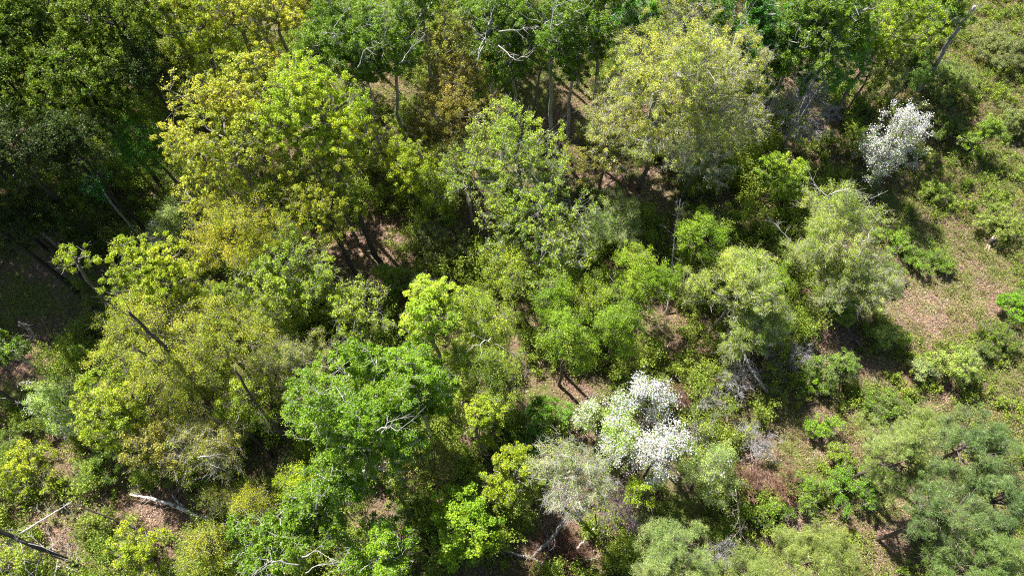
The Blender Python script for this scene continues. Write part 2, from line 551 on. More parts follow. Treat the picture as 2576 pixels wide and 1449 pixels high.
# grass and low leafy herbs in patches
x, y = scatter(rng, 900000)
cl = clearing(x, y)
m = .6 * fnoise(x, y, 6, 21) + .4 * fnoise(x, y, 1.4, 22) + .01 + .14 * cl - .2 * pink(x, y) + .34 * np.clip(1.5 - np.hypot((to_px(x, y)[0] - 2420) / 150, (to_px(x, y)[1] - 540) / 150), 0, 1)
k = rng.random(len(x)) < np.clip((m - .46) * 6, .03, 1)
x, y, cl, m = x[k], y[k], cl[k], m[k]
hh = np.clip((m - .4) * 2.2, .05, 1) * (.35 + .3 * cl)
P = np.stack([x, y, ground_z(x, y) + rng.random(len(x)) * hh + .03], 1)
t = np.clip(rng.random((len(x), 1)) * .5 + .7 * fnoise(x, y, 2.2, 14)[:, None], 0, 1)
u = .5 * vnoise(x, y, 5, 31)[:, None] + .5 * vnoise(x, y, 1.1, 32)[:, None]
c = (A(.10, .17, .02) * (1 - t) + A(.33, .42, .07) * t) * (1 - u * .4) + A(.26, .24, .09) * u * .4 * (.5 + t)
V, cc = leaves(rng, P, .13, .05, c, up=.5, jit=.35)
# denser tussocks of grass, seedlings and bracken over the open clearing
nt_ = 30000
xs, ys = scatter(rng, nt_)
pk = pink(xs, ys)
k = rng.random(len(xs)) < (.08 + .92 * clearing(xs, ys)) * np.clip((.5 * vnoise(xs, ys, 3.1, 71) + .5 * vnoise(xs, ys, .9, 72) + .18 - .33 * pk - .3) * 4, .02, 1)
xs, ys = xs[k], ys[k]
sz = rng.uniform(.12, .38, len(xs)) * (1 + .8 * (rng.random(len(xs)) < .12))
cn = (60 * (sz / .25) ** 1.5).astype(int)
rep = np.repeat(np.arange(len(xs)), cn)
g = rng.normal(size=(len(rep), 3)) * .55
g[:, 2] = np.abs(g[:, 2])
P2 = np.stack([xs, ys, ground_z(xs, ys)], 1)[rep] + g * np.stack([sz, sz, sz * 1.1], 1)[rep]
t = np.clip(rng.random((len(rep), 1)) * .5 + .5 * rng.random(len(xs))[rep][:, None], 0, 1)
q = (.5 * rng.random(len(xs)) + .5 * vnoise(xs, ys, 4, 73))[rep][:, None]
c2 = (A(.08, .14, .015) * (1 - t) + A(.27, .37, .05) * t) * (1 - q) + (A(.18, .14, .06) * (1 - t) + A(.48, .38, .2) * t) * q
V2, cc2 = leaves(rng, P2, .12, .045, c2, up=.5, jit=.35)
V, cc = np.concatenate([V, V2]), np.concatenate([cc, cc2])
stuff("ground_cover", leaf_mesh("ground_cover", V, cc, M_LEAF), "low green herbs and grass growing over the leaf litter")

# knee to head high tangled undergrowth under the trees
nb = 15000
x, y = scatter(rng, nb)
GAPS = [(1390, 260, 90, 90), (110, 720, 140, 120)]
px_, py_ = to_px(x, y)
gap = sum(np.clip(1.5 - np.hypot((px_ - a) / b, (py_ - c_) / d_), 0, 1) for a, c_, b, d_ in GAPS)
m = .65 * fnoise(x, y, 8, 41) + .35 * vnoise(x, y, 1.8, 42) + .06 - .6 * gap - .45 * pink(x, y)
k = m > .44
x, y, m = x[k], y[k], m[k]
h = (1 + .5 * (rng.random(len(x)) < .3)) * np.clip((m - .37) * 10, .35, 1.6) * rng.uniform(.4, 1.5, len(x)) * (1 - .6 * clearing(x, y))
cn = (230 * h * rng.uniform(.4, 1.6, len(x)) + 30).astype(int)
rep = np.repeat(np.arange(len(x)), cn)
g = unit(rng.normal(size=(len(rep), 3))) * rng.random((len(rep), 1)) ** .45
# leaves gather in sprays inside each bush
spray = np.random.default_rng(3).normal(size=(len(x), 7, 3)) * .55
g = .45 * g + spray[rep, rng.integers(0, 7, len(rep))]
P = np.stack([x, y, ground_z(x, y) + h * .6], 1)[rep] + g * (np.stack([.3 + .3 * h, .3 + .3 * h, .6 * h], 1)[rep] * rng.uniform(.5, 1.15, (len(rep), 1)))
t = np.clip(rng.random((len(rep), 1)) * .45 + .55 * rng.random(len(x))[rep][:, None], 0, 1)
hue = (.5 * vnoise(x, y, 7, 51) + .5 * rng.random(len(x)))[rep][:, None]
c = (A(.08, .15, .02) * (1 - t) + A(.33, .46, .045) * t) * (1 - hue) + (A(.13, .18, .025) * (1 - t) + A(.42, .50, .075) * t) * hue
V, cc = leaves(rng, P, .12, .075, c, up=.5, jit=.3)
stuff("undergrowth", leaf_mesh("undergrowth", V, cc, M_LEAF), "tangled leafy undergrowth of mixed greens between the trees")
ns = len(x) * 9
j = rng.integers(0, len(x), ns)
P0 = np.stack([x, y, ground_z(x, y)], 1)[j] + rng.normal(size=(ns, 3)) * A(.2, .2, 0)
o = rng.normal(size=(ns, 3)) * A(.3, .3, .1) + A(0, 0, .8)
tb = Tubes()
tb.segs(P0, P0 + o * (np.minimum(h[j], 1.5) * 1.1)[:, None], .012, .006, (.36, .31, .27), rng)
stuff("brushwood", tb.make("brushwood", M_BARK), "thin grey brown stems standing in the undergrowth")

# ------------------------------------------------------------------ trees and shrubs
# species, centre of the crown in the photograph, half width there, height of that centre above ground (m), flatness, label, options
NAMES = {'gold': 'broadleaf_tree', 'lime': 'broadleaf_tree', 'poplar': 'poplar_tree', 'olive': 'broadleaf_tree', 'brown': 'broadleaf_tree',
         'pale': 'broadleaf_tree', 'fresh': 'broadleaf_tree', 'birch': 'birch_tree', 'green': 'round_tree', 'willow': 'willow_tree', 'ash': 'bare_tree',
         'maple': 'maple_tree', 'shade': 'maple_tree', 'blossom': 'blossom_tree', 'speck': 'blossom_shrub', 'sage': 'blossom_shrub', 'bush': 'shrub', 'dead': 'dead_tree', 'red': 'shrub'}
GROUPS = {'gold': 'golden green trees coming into leaf', 'lime': 'yellow green trees', 'poplar': 'vivid green trees with pale branches', 'olive': 'olive trees coming into leaf',
          'fresh': 'thinly leafed pale green trees', 'birch': 'fine leafed birches', 'green': 'round bright green young trees', 'willow': 'grey green willows',
          'maple': 'dark trees of the upper left', 'shade': 'dark trees of the upper left', 'bush': 'shrubs of the clearing and wood edge'}
T = [
 # upper left, dark mottled maples
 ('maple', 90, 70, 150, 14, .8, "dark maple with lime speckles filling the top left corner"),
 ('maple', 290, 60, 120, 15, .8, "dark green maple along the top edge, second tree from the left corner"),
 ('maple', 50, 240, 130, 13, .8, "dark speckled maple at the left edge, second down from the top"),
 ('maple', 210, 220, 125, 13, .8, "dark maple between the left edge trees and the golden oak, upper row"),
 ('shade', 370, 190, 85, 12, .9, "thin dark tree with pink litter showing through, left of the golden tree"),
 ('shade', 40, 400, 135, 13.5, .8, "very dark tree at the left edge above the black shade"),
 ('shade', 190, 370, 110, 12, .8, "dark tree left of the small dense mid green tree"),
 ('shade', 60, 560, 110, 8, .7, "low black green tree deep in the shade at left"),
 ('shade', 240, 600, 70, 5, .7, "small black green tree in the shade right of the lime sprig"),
 ('green', 372, 375, 80, 8, 1.0, "dense mid green round tree left of the large golden tree", dict(c1=(.05, .13, .02), c2=(.12, .25, .04))),
 ('poplar', 243, 462, 36, 8, 1.1, "small emerald sapling at the edge of the black shade", dict(c1=(.03, .12, .03), c2=(.07, .2, .05))),
 ('lime', 180, 650, 62, 11, .5, "sparse lime sprig of leaves standing alone over black shade", dict(dens=7, lobes=7, lobe_r=.3)),
 ('gold', 18, 500, 30, 9, .7, "small yellow tree cut by the left edge beside the shade", dict(dens=12)),
 # top edge
 ('lime', 500, 75, 125, 13, .8, "yellow green tree with bare limbs at the top edge, right of the dark maples", dict(dens=15, twig=(.3, .27, .24))),
 ('gold', 400, 20, 70, 14, .8, "small golden crown touching the top edge above the dark maples"),
 ('gold', 690, 50, 80, 12, .8, "tan gold tree at the top edge left of the vivid poplar", dict(dens=17)),
 ('poplar', 850, 100, 110, 13, .8, "vivid green poplar with white limbs, left one above the lime dome", dict(dead=[[(860,120,15),(835,90,16),(840,70,17)],[(900,170,14),(915,130,15),(950,110,16)]])),
 ('poplar', 985, 110, 95, 13, .8, "vivid green poplar with white limbs directly above the dark forked trunk", dict(dead=[[(1005,160,14),(1035,120,15.5),(1070,88,17)],[(965,150,14),(962,110,15),(975,60,17)],[(945,250,9),(915,220,11),(880,200,13)]])),
 ('poplar', 1060, 20, 70, 14, .8, "green poplar crown cut by the top edge left of the brown tree"),
 ('brown', 1130, 130, 72, 12, 1.3, "narrow brown tinged tree between the two groups of poplars"),
 ('olive', 1160, 270, 125, 9, .85, "olive brown twiggy tree below the brown tree, left of the black gap", dict(c1=(.13, .12, .025), c2=(.26, .22, .05))),
 ('poplar', 1230, 60, 95, 14, .8, "vivid poplar with curved white limb, left of the black gap", dict(dead=[[(1253,115,16),(1275,135,16),(1298,150,16),(1330,142,16.5)],[(1240,110,15),(1220,95,16),(1205,125,16)],[(1255,80,16),(1290,78,16.5),(1325,72,17)]])),
 ('poplar', 1390, 70, 110, 14, .8, "vivid poplar standing on the thin trunk above the black gap", dict(dead=[[(1385,75,16),(1390,30,17),(1400,5,18)],[(1410,60,16),(1440,35,17),(1475,20,18)]])),
 ('poplar', 1520, 30, 85, 14, .8, "vivid poplar at the top edge just left of the huge pale crown"),
 ('poplar', 1700, 10, 90, 13, .8, "dark green poplar behind the top of the huge pale crown", dict(c1=(.045, .085, .012), c2=(.1, .16, .02))),
 ('poplar', 1870, 50, 105, 12, .8, "dark green poplar right behind the huge pale crown", dict(dead=[[(1860,140,11),(1865,90,13),(1880,40,15)]], c1=(.04, .12, .02), c2=(.09, .21, .03))),
 ('poplar', 2010, 110, 100, 11, .9, "mid green poplar with a slanting dark trunk, right of the huge pale crown", dict(dead=[[(2000,100,13),(2010,60,14.5)]])),
 ('poplar', 2120, 60, 85, 12, .9, "mid green poplar at the top edge left of the lime crown"),
 ('lime', 2240, 70, 110, 11, .8, "lime yellow tree at the top edge toward the right", dict(dens=17, c1=(.15, .22, .015), c2=(.26, .33, .03))),
 ('poplar', 2370, 40, 70, 10, .8, "green tree at the top edge over the pale leaning snag"),
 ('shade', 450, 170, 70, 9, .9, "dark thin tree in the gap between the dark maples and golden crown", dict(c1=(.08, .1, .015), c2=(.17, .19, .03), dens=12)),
 ('gold', 590, 30, 80, 13, .8, "golden green crown at the top edge above the golden pair", dict(dens=20)),
 ('olive', 760, 30, 75, 11, .9, "olive crown at the top edge left of the vivid poplars", dict(c1=(.14, .15, .02), c2=(.24, .24, .05))),
 ('poplar', 810, 160, 70, 11, .9, "low vivid poplar crown just above the lime dome"),
 ('poplar', 920, 190, 70, 10, .9, "vivid poplar crown over the dark forked trunk"),
 ('poplar', 1290, 140, 90, 11, .9, "low vivid poplar crown beside the curved white limb"),
 ('poplar', 1450, 110, 80, 11, .9, "vivid poplar crown between the black gap and huge pale crown"),
 ('poplar', 1600, 70, 80, 12, .9, "vivid green crown behind the left shoulder of the huge pale crown", dict(c1=(.045, .14, .02), c2=(.1, .25, .03))),
 ('poplar', 1930, 160, 85, 9, .9, "dark green crown beside the right shoulder of the huge pale crown", dict(c1=(.04, .11, .02), c2=(.08, .2, .03))),
 ('poplar', 2080, 180, 85, 8, 1., "green tree above the bare tangled dead tree", dict(c1=(.06, .15, .02), c2=(.12, .26, .03))),
 ('olive', 2200, 170, 80, 6, 1., "dull olive tree between the two slanting trunks", dict(c1=(.11, .14, .02), c2=(.2, .23, .05))),
 ('green', 2300, 180, 60, 5, 1., "dark green small tree above the white blossoming tree", dict(c1=(.05, .1, .02), c2=(.1, .18, .03))),
 ('olive', 1240, 340, 70, 7, .9, "olive twiggy tree left of the black gap", dict(c1=(.13, .14, .025), c2=(.26, .25, .05))),
 ('olive', 1060, 330, 60, 6, .9, "brown green tree behind the white dead limbs", dict(c1=(.12, .12, .02), c2=(.22, .2, .04))),
 ('birch', 1100, 480, 70, 5, .9, "dull yellow green tree left of the sparse central tree"),
 ('birch', 700, 800, 70, 5, .9, "thin pale green tree above the soft grey green tree", dict(c1=(.16, .2, .03), c2=(.27, .32, .05))),
 ('birch', 480, 990, 80, 5, .9, "yellow green tree at the foot of the slanting limbs", dict(c1=(.16, .2, .02), c2=(.27, .31, .04))),
 ('birch', 1480, 740, 50, 6, .9, "small green tree between bright dome and low spreading tree"),
 ('birch', 1150, 900, 55, 5, .9, "yellow green tree squeezed beside the vivid right shoulder crown"),
 # centre left
 ('gold', 570, 350, 150, 11, .95, "large golden olive tree, left half of the big pair", dict(dens=24)),
 ('gold', 640, 215, 95, 12, .8, "golden crown rising behind the large golden tree"),
 ('lime', 800, 290, 132, 13, .85, "bright lime yellow domed tree at the heart of the upper left", dict(dens=28, clump=1.0, L=.15, c1=(.17, .23, .012), c2=(.34, .41, .03))),
 ('lime', 830, 450, 150, 9, .7, "yellow green tree with a dark hollow below the lime dome", dict(dens=17, c1=(.17, .19, .015), c2=(.3, .31, .03))),
 ('lime', 1010, 400, 85, 8, .9, "yellow green tree right of the lime dome below the white dead limbs", dict(dead=[[(930,290,9),(965,293,9),(1010,294,9)],[(1010,300,8),(1025,330,8),(1060,350,7.5)],[(960,300,8),(935,325,8)]], dens=16)),
 ('gold', 500, 500, 70, 9, .8, "golden crown with grey twigs at the foot of the large golden tree", dict(dens=16)),
 ('birch', 610, 610, 125, 9, .8, "golden green fine leafed tree below the large golden tree", dict(c1=(.2, .21, .015), c2=(.33, .32, .03))),
 ('fresh', 720, 690, 115, 8, .8, "fresh green thin crowned tree beside the brown litter gap", dict(dens=21, per=22)),
 ('lime', 390, 700, 115, 10, .8, "lime tree at the edge of the black shade, above the big leaning tree", dict(dens=22)),
 ('birch', 430, 840, 175, 9, .75, "wide pale olive tree with dark slanting limbs at left centre", dict(lean=1, c1=(.18, .2, .02), c2=(.3, .32, .05), dens=21, per=30, bark=(.1, .09, .08))),
 ('birch', 570, 880, 120, 8, .8, "yellow green thin tree right of the dark slanting limbs", dict(dens=18, per=28, bark=(.1, .09, .08), c1=(.17, .2, .02), c2=(.28, .3, .04))),
 ('lime', 320, 1020, 110, 7, .85, "bright yellow green maple right of the white flecked shrub", dict(dens=26, c1=(.16, .22, .02), c2=(.29, .34, .04))),
 ('speck', 160, 1020, 70, 4, 1.1, "pale green shrub flecked with white flowers near the left edge"),
 ('speck', 392, 588, 28, 6, 1.0, "tiny white flecked shrub at the edge of the black shade", dict(white=.6)),
 ('sage', 440, 560, 55, 6, .9, "grey green shrub right of the tiny white flecked one", dict(white=0)),
 ('olive', 400, 1130, 75, 6, 1.0, "olive tree below the bright yellow green maple", dict(dens=28)),
 ('birch', 530, 1130, 95, 6, .9, "olive birch with broken white twigs above the fallen birch", dict(dead=[[(500,1150,9),(520,1148,9),(535,1170,8)],[(525,1148,9),(545,1190,8)]], c1=(.15, .16, .02), c2=(.24, .25, .05), dens=20, ntw=4, twig=(.4, .37, .35))),
 ('birch', 620, 1020, 70, 7, .9, "small yellow green birch left of the large vivid tree", dict(dens=20)),
 ('willow', 760, 920, 95, 6, .9, "soft grey green tree above left of the large vivid tree", dict(c1=(.16, .18, .04), c2=(.27, .29, .09))),
 ('fresh', 890, 800, 95, 5, .8, "thin green saplings above the large vivid tree", dict(dens=20)),
 ('poplar', 895, 1090, 172, 9.5, 1.5, "large vivid green tree in the lower centre with a dead white limb", dict(dead=[[(945,1085,16),(975,1072,16.5),(1005,1080,16.5)],[(960,1090,16),(980,1060,16.5)],[(930,1170,11),(910,1140,12)],[(920,1210,9),(928,1165,11)]], dens=30, c1=(.075, .14, .012), c2=(.17, .26, .022), L=.14, per=46, lobes=34)),
 ('poplar', 1045, 990, 100, 9, 1.5, "vivid green right shoulder crown of the large vivid tree", dict(dens=28, c1=(.08, .16, .012), c2=(.18, .28, .022), L=.14, per=46, lobes=32)),
 ('lime', 1080, 790, 82, 10, .95, "pale lime round tree above the large vivid tree", dict(dens=32, c1=(.2, .29, .025), c2=(.36, .43, .06))),
 ('birch', 1215, 800, 72, 8, 1.1, "soft yellow green birch with bent grey twigs left of the twin green domes", dict(dead=[[(1235,850,9),(1205,870,9.5),(1165,880,9)],[(1245,865,8.5),(1290,890,7.5),(1340,945,6)]])),
 ('birch', 1250, 950, 90, 6, .9, "deeper green birch between the vivid tree and the apple blossom", dict(c1=(.11, .17, .02), c2=(.2, .25, .03))),
 ('green', 1380, 750, 62, 9, 1.0, "bright green dome, left and highest of the cluster right of centre"),
 ('green', 1430, 850, 78, 8, 1.2, "bright green tall dome in front of the cluster right of centre"),
 ('green', 1550, 830, 66, 7, 1.2, "green oval tree right of the tall dome, above the apple blossom", dict(c1=(.11, .18, .015), c2=(.2, .28, .03))),
 ('birch', 1290, 680, 70, 6, .8, "thin yellow green sapling left of the bright dome cluster", dict(dens=16)),
 ('green', 1610, 700, 92, 6, .6, "bright green low spreading tree left of the thin dead trunk"),
 ('green', 1765, 595, 66, 8, .95, "vivid green round tree right of the thin dead trunk"),
 ('green', 1940, 700, 50, 6, .9, "small bright green tree between the two pale willows"),
 # centre
 ('fresh', 1310, 400, 128, 10, .9, "pale green tree with fanned grey limbs at the centre top", dict(dens=17, limbs=20)),
 ('fresh', 1360, 570, 140, 8, .7, "yellow green sparse tree in the middle of the wood", dict(dens=16, c1=(.15, .22, .02), c2=(.28, .35, .05))),
 ('fresh', 1180, 440, 75, 8, .9, "thin green tree left of the fanned grey limbs", dict(dens=15)),
 ('bush', 1115, 620, 75, 2.2, .8, "grey green tangled shrub below the middle litter gap", dict(ntw=7, dens=20, c1=(.1, .13, .04), c2=(.18, .21, .07))),
 ('willow', 1540, 570, 85, 4, .8, "soft green bushy tree below the huge pale crown", dict(c1=(.13, .2, .04), c2=(.23, .3, .08))),
 # huge pale tree
 ('pale', 1690, 240, 215, 12, .95, "huge pale gold domed tree with grey twigs, largest in the wood", dict(dens=30, lobes=46)),
 ('olive', 1530, 380, 95, 8, .9, "olive green tree tucked under the left of the huge pale crown"),
 ('ash', 1760, 400, 85, 6, .8, "grey twiggy tree under the right of the huge pale crown", dict(dens=16)),
 # right
 ('dead', 2010, 280, 90, 6, .9, "bare grey tangled dead tree right of the huge pale crown"),
 ('lime', 1960, 445, 60, 4, .9, "lime green young tree in front of the tangled dead tree", dict(c1=(.12, .2, .015), c2=(.24, .32, .03), dens=30)),
 ('blossom', 2240, 375, 64, 6, 2.1, "white blossoming tree standing alone at the upper right", dict(white=.8)),
 ('willow', 2090, 580, 112, 7, 1.0, "grey green willow with dead branches on top", dict(dead=[[(2085,500,11.5),(2060,475,12),(2040,462,12)],[(2085,490,11.5),(2130,475,12),(2190,500,11)],[(1990,610,7),(1960,570,8),(1935,555,8)]])),
 ('willow', 2140, 720, 100, 5, .8, "pale green willow below the one with dead branches", dict(dead=[[(2150,660,8),(2170,620,9),(2195,575,9.5)],[(2140,650,8),(2130,620,9)]], ntw=5, c1=(.16, .22, .05), c2=(.28, .34, .09))),
 ('willow', 1850, 740, 120, 7, .9, "pale grey green willow right of the thin dead trunk"),
 ('willow', 1900, 840, 85, 4.5, .9, "green willow above the bent dead trunk", dict(c1=(.13, .2, .03), c2=(.24, .32, .07))),
 ('blossom', 1638, 1005, 56, 8, 1.3, "topmost white crown of the apple blossom"),
 ('blossom', 1662, 1140, 68, 7, 1.3, "densest white apple blossom crown, lower right of its cluster"),
 ('speck', 1545, 1090, 90, 6, .9, "half green left side tree of the apple blossom cluster", dict(white=.7)),
 ('sage', 1770, 1190, 78, 4.5, 1.2, "sage green shrub right of the apple blossom"),
 ('ash', 1440, 1190, 98, 9, 1.0, "misty grey fine twigged dome left of the apple blossom"),
 ('bush', 1610, 1235, 42, 5, .9, "small lime bush under the apple blossom", dict(c1=(.15, .23, .01), c2=(.27, .36, .02))),
 ('dead', 1560, 1290, 70, 3, .7, "purplish bare shrub below the misty grey dome", dict(twig=(.2, .15, .17), bark=(.2, .15, .17))),
 ('lime', 1200, 1060, 66, 8, .9, "yellow green tree right of the large vivid tree", dict(dens=24, c1=(.15, .2, .015), c2=(.28, .32, .03))),
 ('lime', 1290, 1200, 75, 7, 1.1, "yellow green tree left of the misty grey dome", dict(dens=24, c1=(.15, .2, .012), c2=(.27, .31, .025))),
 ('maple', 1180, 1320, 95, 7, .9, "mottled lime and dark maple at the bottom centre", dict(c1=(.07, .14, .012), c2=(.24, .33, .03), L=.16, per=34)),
 ('olive', 1090, 1170, 70, 5, .9, "brown green twiggy tree below the large vivid tree", dict(dens=14, ntw=6)),
 # lower left
 ('poplar', 690, 1370, 110, 9, .8, "vivid green tree with dead limbs at the bottom edge left of centre", dict(dead=[[(760,1400,12),(800,1385,12.5)],[(750,1420,11),(690,1405,12),(665,1415,12)],[(770,1440,10),(800,1420,11)]], dens=27, L=.18)),
 ('poplar', 800, 1290, 90, 9, .8, "vivid green tree around the white dead stub", dict(dead=[[(796,1280,12),(800,1232,14)]], dens=27, L=.18)),
 ('poplar', 950, 1390, 95, 8, .8, "vivid green tree at the bottom edge nearest the centre", dict(dens=24, c1=(.08, .16, .012), c2=(.18, .28, .022), L=.14, per=46, lobes=32)),
 ('green', 745, 1225, 52, 8, .9, "small lime dome above the white dead stub", dict(c1=(.17, .22, .01), c2=(.28, .33, .02))),
 ('birch', 640, 1275, 55, 5, .9, "small golden birch right of the fallen birch", dict(c1=(.16, .17, .01), c2=(.26, .26, .02))),
 ('birch', 565, 1265, 50, 4, .9, "dark olive small tree at the butt of the fallen birch", dict(c1=(.08, .09, .01), c2=(.14, .15, .02))),
 ('birch', 510, 1380, 62, 3.5, .8, "golden olive shrub below the fallen birch", dict(c1=(.16, .18, .02), c2=(.26, .28, .05))),
 ('lime', 80, 1190, 70, 2.5, .7, "sparse yellow green shrub at the lower left edge", dict(dens=12, L=.15, W=.1)),
 ('fresh', 40, 1420, 70, 2, .7, "thin sapling tree in the bottom left corner with bare grey twigs", dict(dens=13)),
 ('lime', 350, 1390, 75, 3, .6, "yellow green sapling above the bottom edge left of the golden olive shrub", dict(dens=18, L=.16, W=.1)),
 ('poplar', 20, 880, 45, 5, .8, "bright green sapling at the left edge below the black shade"),
]
BUSH = [
 ('bush', 2400, 210, 80, 1.6, "grey green bush at the upper right below the leaning snag", (.12, .17, .04), (.21, .27, .09)),
 ('bush', 2520, 130, 75, 1.6, "dull bush at the right edge near the top", (.11, .14, .05), (.2, .23, .1)),
 ('bush', 2540, 300, 60, 1.4, "soft grey bush at the right edge beside the yellow green bush", (.14, .17, .07), (.24, .27, .12)),
 ('bush', 2470, 345, 62, 2.4, "bright yellow green bush casting a black shadow below it", (.12, .2, .015), (.24, .32, .04)),
 ('bush', 2385, 325, 48, 1.8, "dark green bush between the white blossoming tree and yellow green bush", (.07, .11, .02), (.13, .18, .04)),
 ('bush', 2170, 480, 55, 1.2, "dark low bush under the white blossoming tree", (.05, .09, .02), (.1, .15, .03)),
 ('bush', 2360, 480, 50, .9, "low bright green bush in the clearing under the white blossoming tree", (.12, .18, .02), (.24, .3, .05)),
 ('bush', 2520, 560, 60, 1.3, "pale green bush beside the broken stump", (.13, .18, .03), (.25, .3, .08)),
 ('bush', 2250, 600, 50, 1.0, "low bright green bush right of the willow with dead branches", (.11, .19, .02), (.2, .3, .04)),
 ('bush', 2330, 650, 65, .9, "green bush patch above the pink litter of the clearing", (.1, .17, .02), (.19, .27, .04)),
 ('bush', 2240, 690, 45, 1.0, "small bright bush right of the lower pale willow", (.12, .2, .01), (.22, .32, .03)),
 ('bush', 2560, 770, 50, 1.2, "vivid green patch bush at the right edge", (.11, .22, .01), (.2, .35, .02)),
 ('bush', 2500, 860, 65, 1.1, "olive green bush below the vivid patch at the right edge", (.08, .13, .02), (.17, .22, .04)),
 ('bush', 2240, 850, 50, 1.6, "lime grey bush at the lower left of the pink litter", (.15, .21, .05), (.27, .34, .1)),
 ('bush', 2130, 770, 45, 1.6, "leafy bush along the dark fallen trunk", (.15, .22, .04), (.28, .35, .08)),
 ('bush', 2410, 915, 66, 2.0, "round pale green bush above the soft pines", (.15, .22, .05), (.29, .36, .11)),
 ('bush', 2320, 935, 35, 1.2, "blue grey small bush left of the round pale one", (.17, .21, .11), (.28, .33, .18)),
 ('dead', 1990, 900, 60, 1.5, "bare grey brush below the lower willow, right of the bent dead trunk", (.1, .12, .04), (.2, .22, .08)),
 ('dead', 1760, 1090, 45, 1.6, "bare grey brush touching the right side of the densest blossom crown", (.1, .12, .04), (.2, .22, .08)),
 ('dead', 1800, 1400, 60, 1.6, "bare pinkish grey brush between the bottom edge pines", (.1, .12, .04), (.2, .22, .08)),
 ('bush', 2095, 925, 58, 2.2, "dark topped bush casting a round black shadow right of it", (.08, .14, .03), (.18, .26, .06)),
 ('bush', 2050, 965, 45, 1.1, "bright low bush left below the round shadow", (.11, .2, .01), (.22, .33, .03)),
 ('bush', 2225, 1010, 60, 1.0, "green ground bush right of the bent dead trunk", (.09, .15, .02), (.18, .25, .05)),
 ('bush', 2075, 1070, 48, 1.1, "vivid bush halfway between bent trunk and pines", (.1, .2, .01), (.2, .32, .03)),
 ('bush', 2215, 1110, 32, 1.5, "pale blue green bush at the left foot of the pines", (.2, .26, .12), (.33, .39, .2)),
 ('bush', 2010, 1240, 60, 1.4, "mid green bush among reddish twigs", (.08, .15, .015), (.16, .25, .03)),
 ('bush', 2140, 1230, 65, 1.6, "tall vivid green bush left of the brown track", (.08, .17, .01), (.17, .29, .03)),
 ('bush', 1930, 1290, 50, 1.2, "dark green bush left of the one among reddish twigs", (.07, .14, .015), (.14, .23, .03)),
 ('bush', 2120, 1140, 42, 1.0, "yellow green bush above the tall vivid bush", (.11, .17, .02), (.22, .27, .04)),
 ('bush', 2200, 1190, 40, 1.0, "green bush at the top of the brown track", (.09, .16, .02), (.17, .25, .04)),
 ('bush', 2340, 1330, 55, 1.4, "yellowish green bush right of the brown track", (.1, .17, .015), (.2, .27, .03)),
 ('bush', 1380, 1040, 70, 2.0, "bright green bush above the left foot of the apple blossom", (.08, .18, .02), (.17, .3, .04)),
 ('bush', 1330, 1110, 45, 1.6, "dark green bush beside the misty grey dome", (.05, .13, .02), (.11, .22, .03)),
 ('dead', 1850, 950, 60, 1.6, "grey twiggy bush at the elbow of the bent dead trunk", (.1, .14, .03), (.2, .25, .06)),
 ('dead', 1790, 1010, 60, 1.4, "grey green bush right of the top of the apple blossom", (.12, .15, .05), (.21, .25, .09)),
 ('bush', 1730, 560, 45, 1.5, "small grey bush between the huge pale crown and vivid round tree", (.12, .14, .06), (.2, .23, .1)),
 ('bush', 1440, 640, 50, 2.0, "dark bush left of the low spreading green tree", (.07, .12, .02), (.14, .2, .03)),
 ('bush', 250, 1180, 60, 1.4, "low green bush above the fallen birch top", (.09, .15, .02), (.18, .26, .04)),
 ('bush', 60, 1120, 60, 1.2, "dull green bush at the left edge below the dark log", (.08, .13, .02), (.16, .22, .04)),
 ('bush', 200, 900, 50, 1.4, "bright green bush above the white flecked shrub", (.1, .18, .02), (.2, .29, .04)),
 ('bush', 240, 1330, 50, 1.2, "olive bush between the dark trunk and fallen birch", (.12, .15, .03), (.22, .25, .06)),
 ('bush', 990, 700, 55, 1.8, "green bush at the foot of the dark twin trunks", (.1, .17, .02), (.2, .27, .04)),
 ('bush', 820, 760, 55, 2.0, "leafy bush right of the thin crowned fresh green tree", (.1, .16, .02), (.2, .26, .04)),
 ('bush', 1590, 920, 50, 1.2, "brownish green bush on top of the apple blossom", (.1, .12, .03), (.18, .2, .05)),
 ('bush', 1040, 1290, 55, 1.5, "dark twiggy bush below the large vivid tree", (.06, .1, .015), (.12, .17, .03)),
 ('bush', 560, 760, 45, 3.0, "green bush in the middle of the left hand pale trees", (.13, .2, .02), (.23, .3, .04)),
 ('red', 1880, 1215, 45, 1.6, "reddish twiggy shrub right of the sage green shrub", (.2, .12, .07), (.28, .18, .1)),
 ('red', 1975, 1225, 45, 1.3, "brown red twiggy shrub above the small heap of sticks", (.2, .13, .08), (.28, .2, .1)),
 ('red', 1700, 1000, 40, 1.3, "bare brown twiggy shrub at the right top of the apple blossom", (.2, .16, .08), (.28, .2, .1)),
 ('dead', 1900, 1120, 55, 1.5, "grey twiggy bush in the shade right of the apple blossom", (.08, .1, .03), (.15, .17, .06)),
]
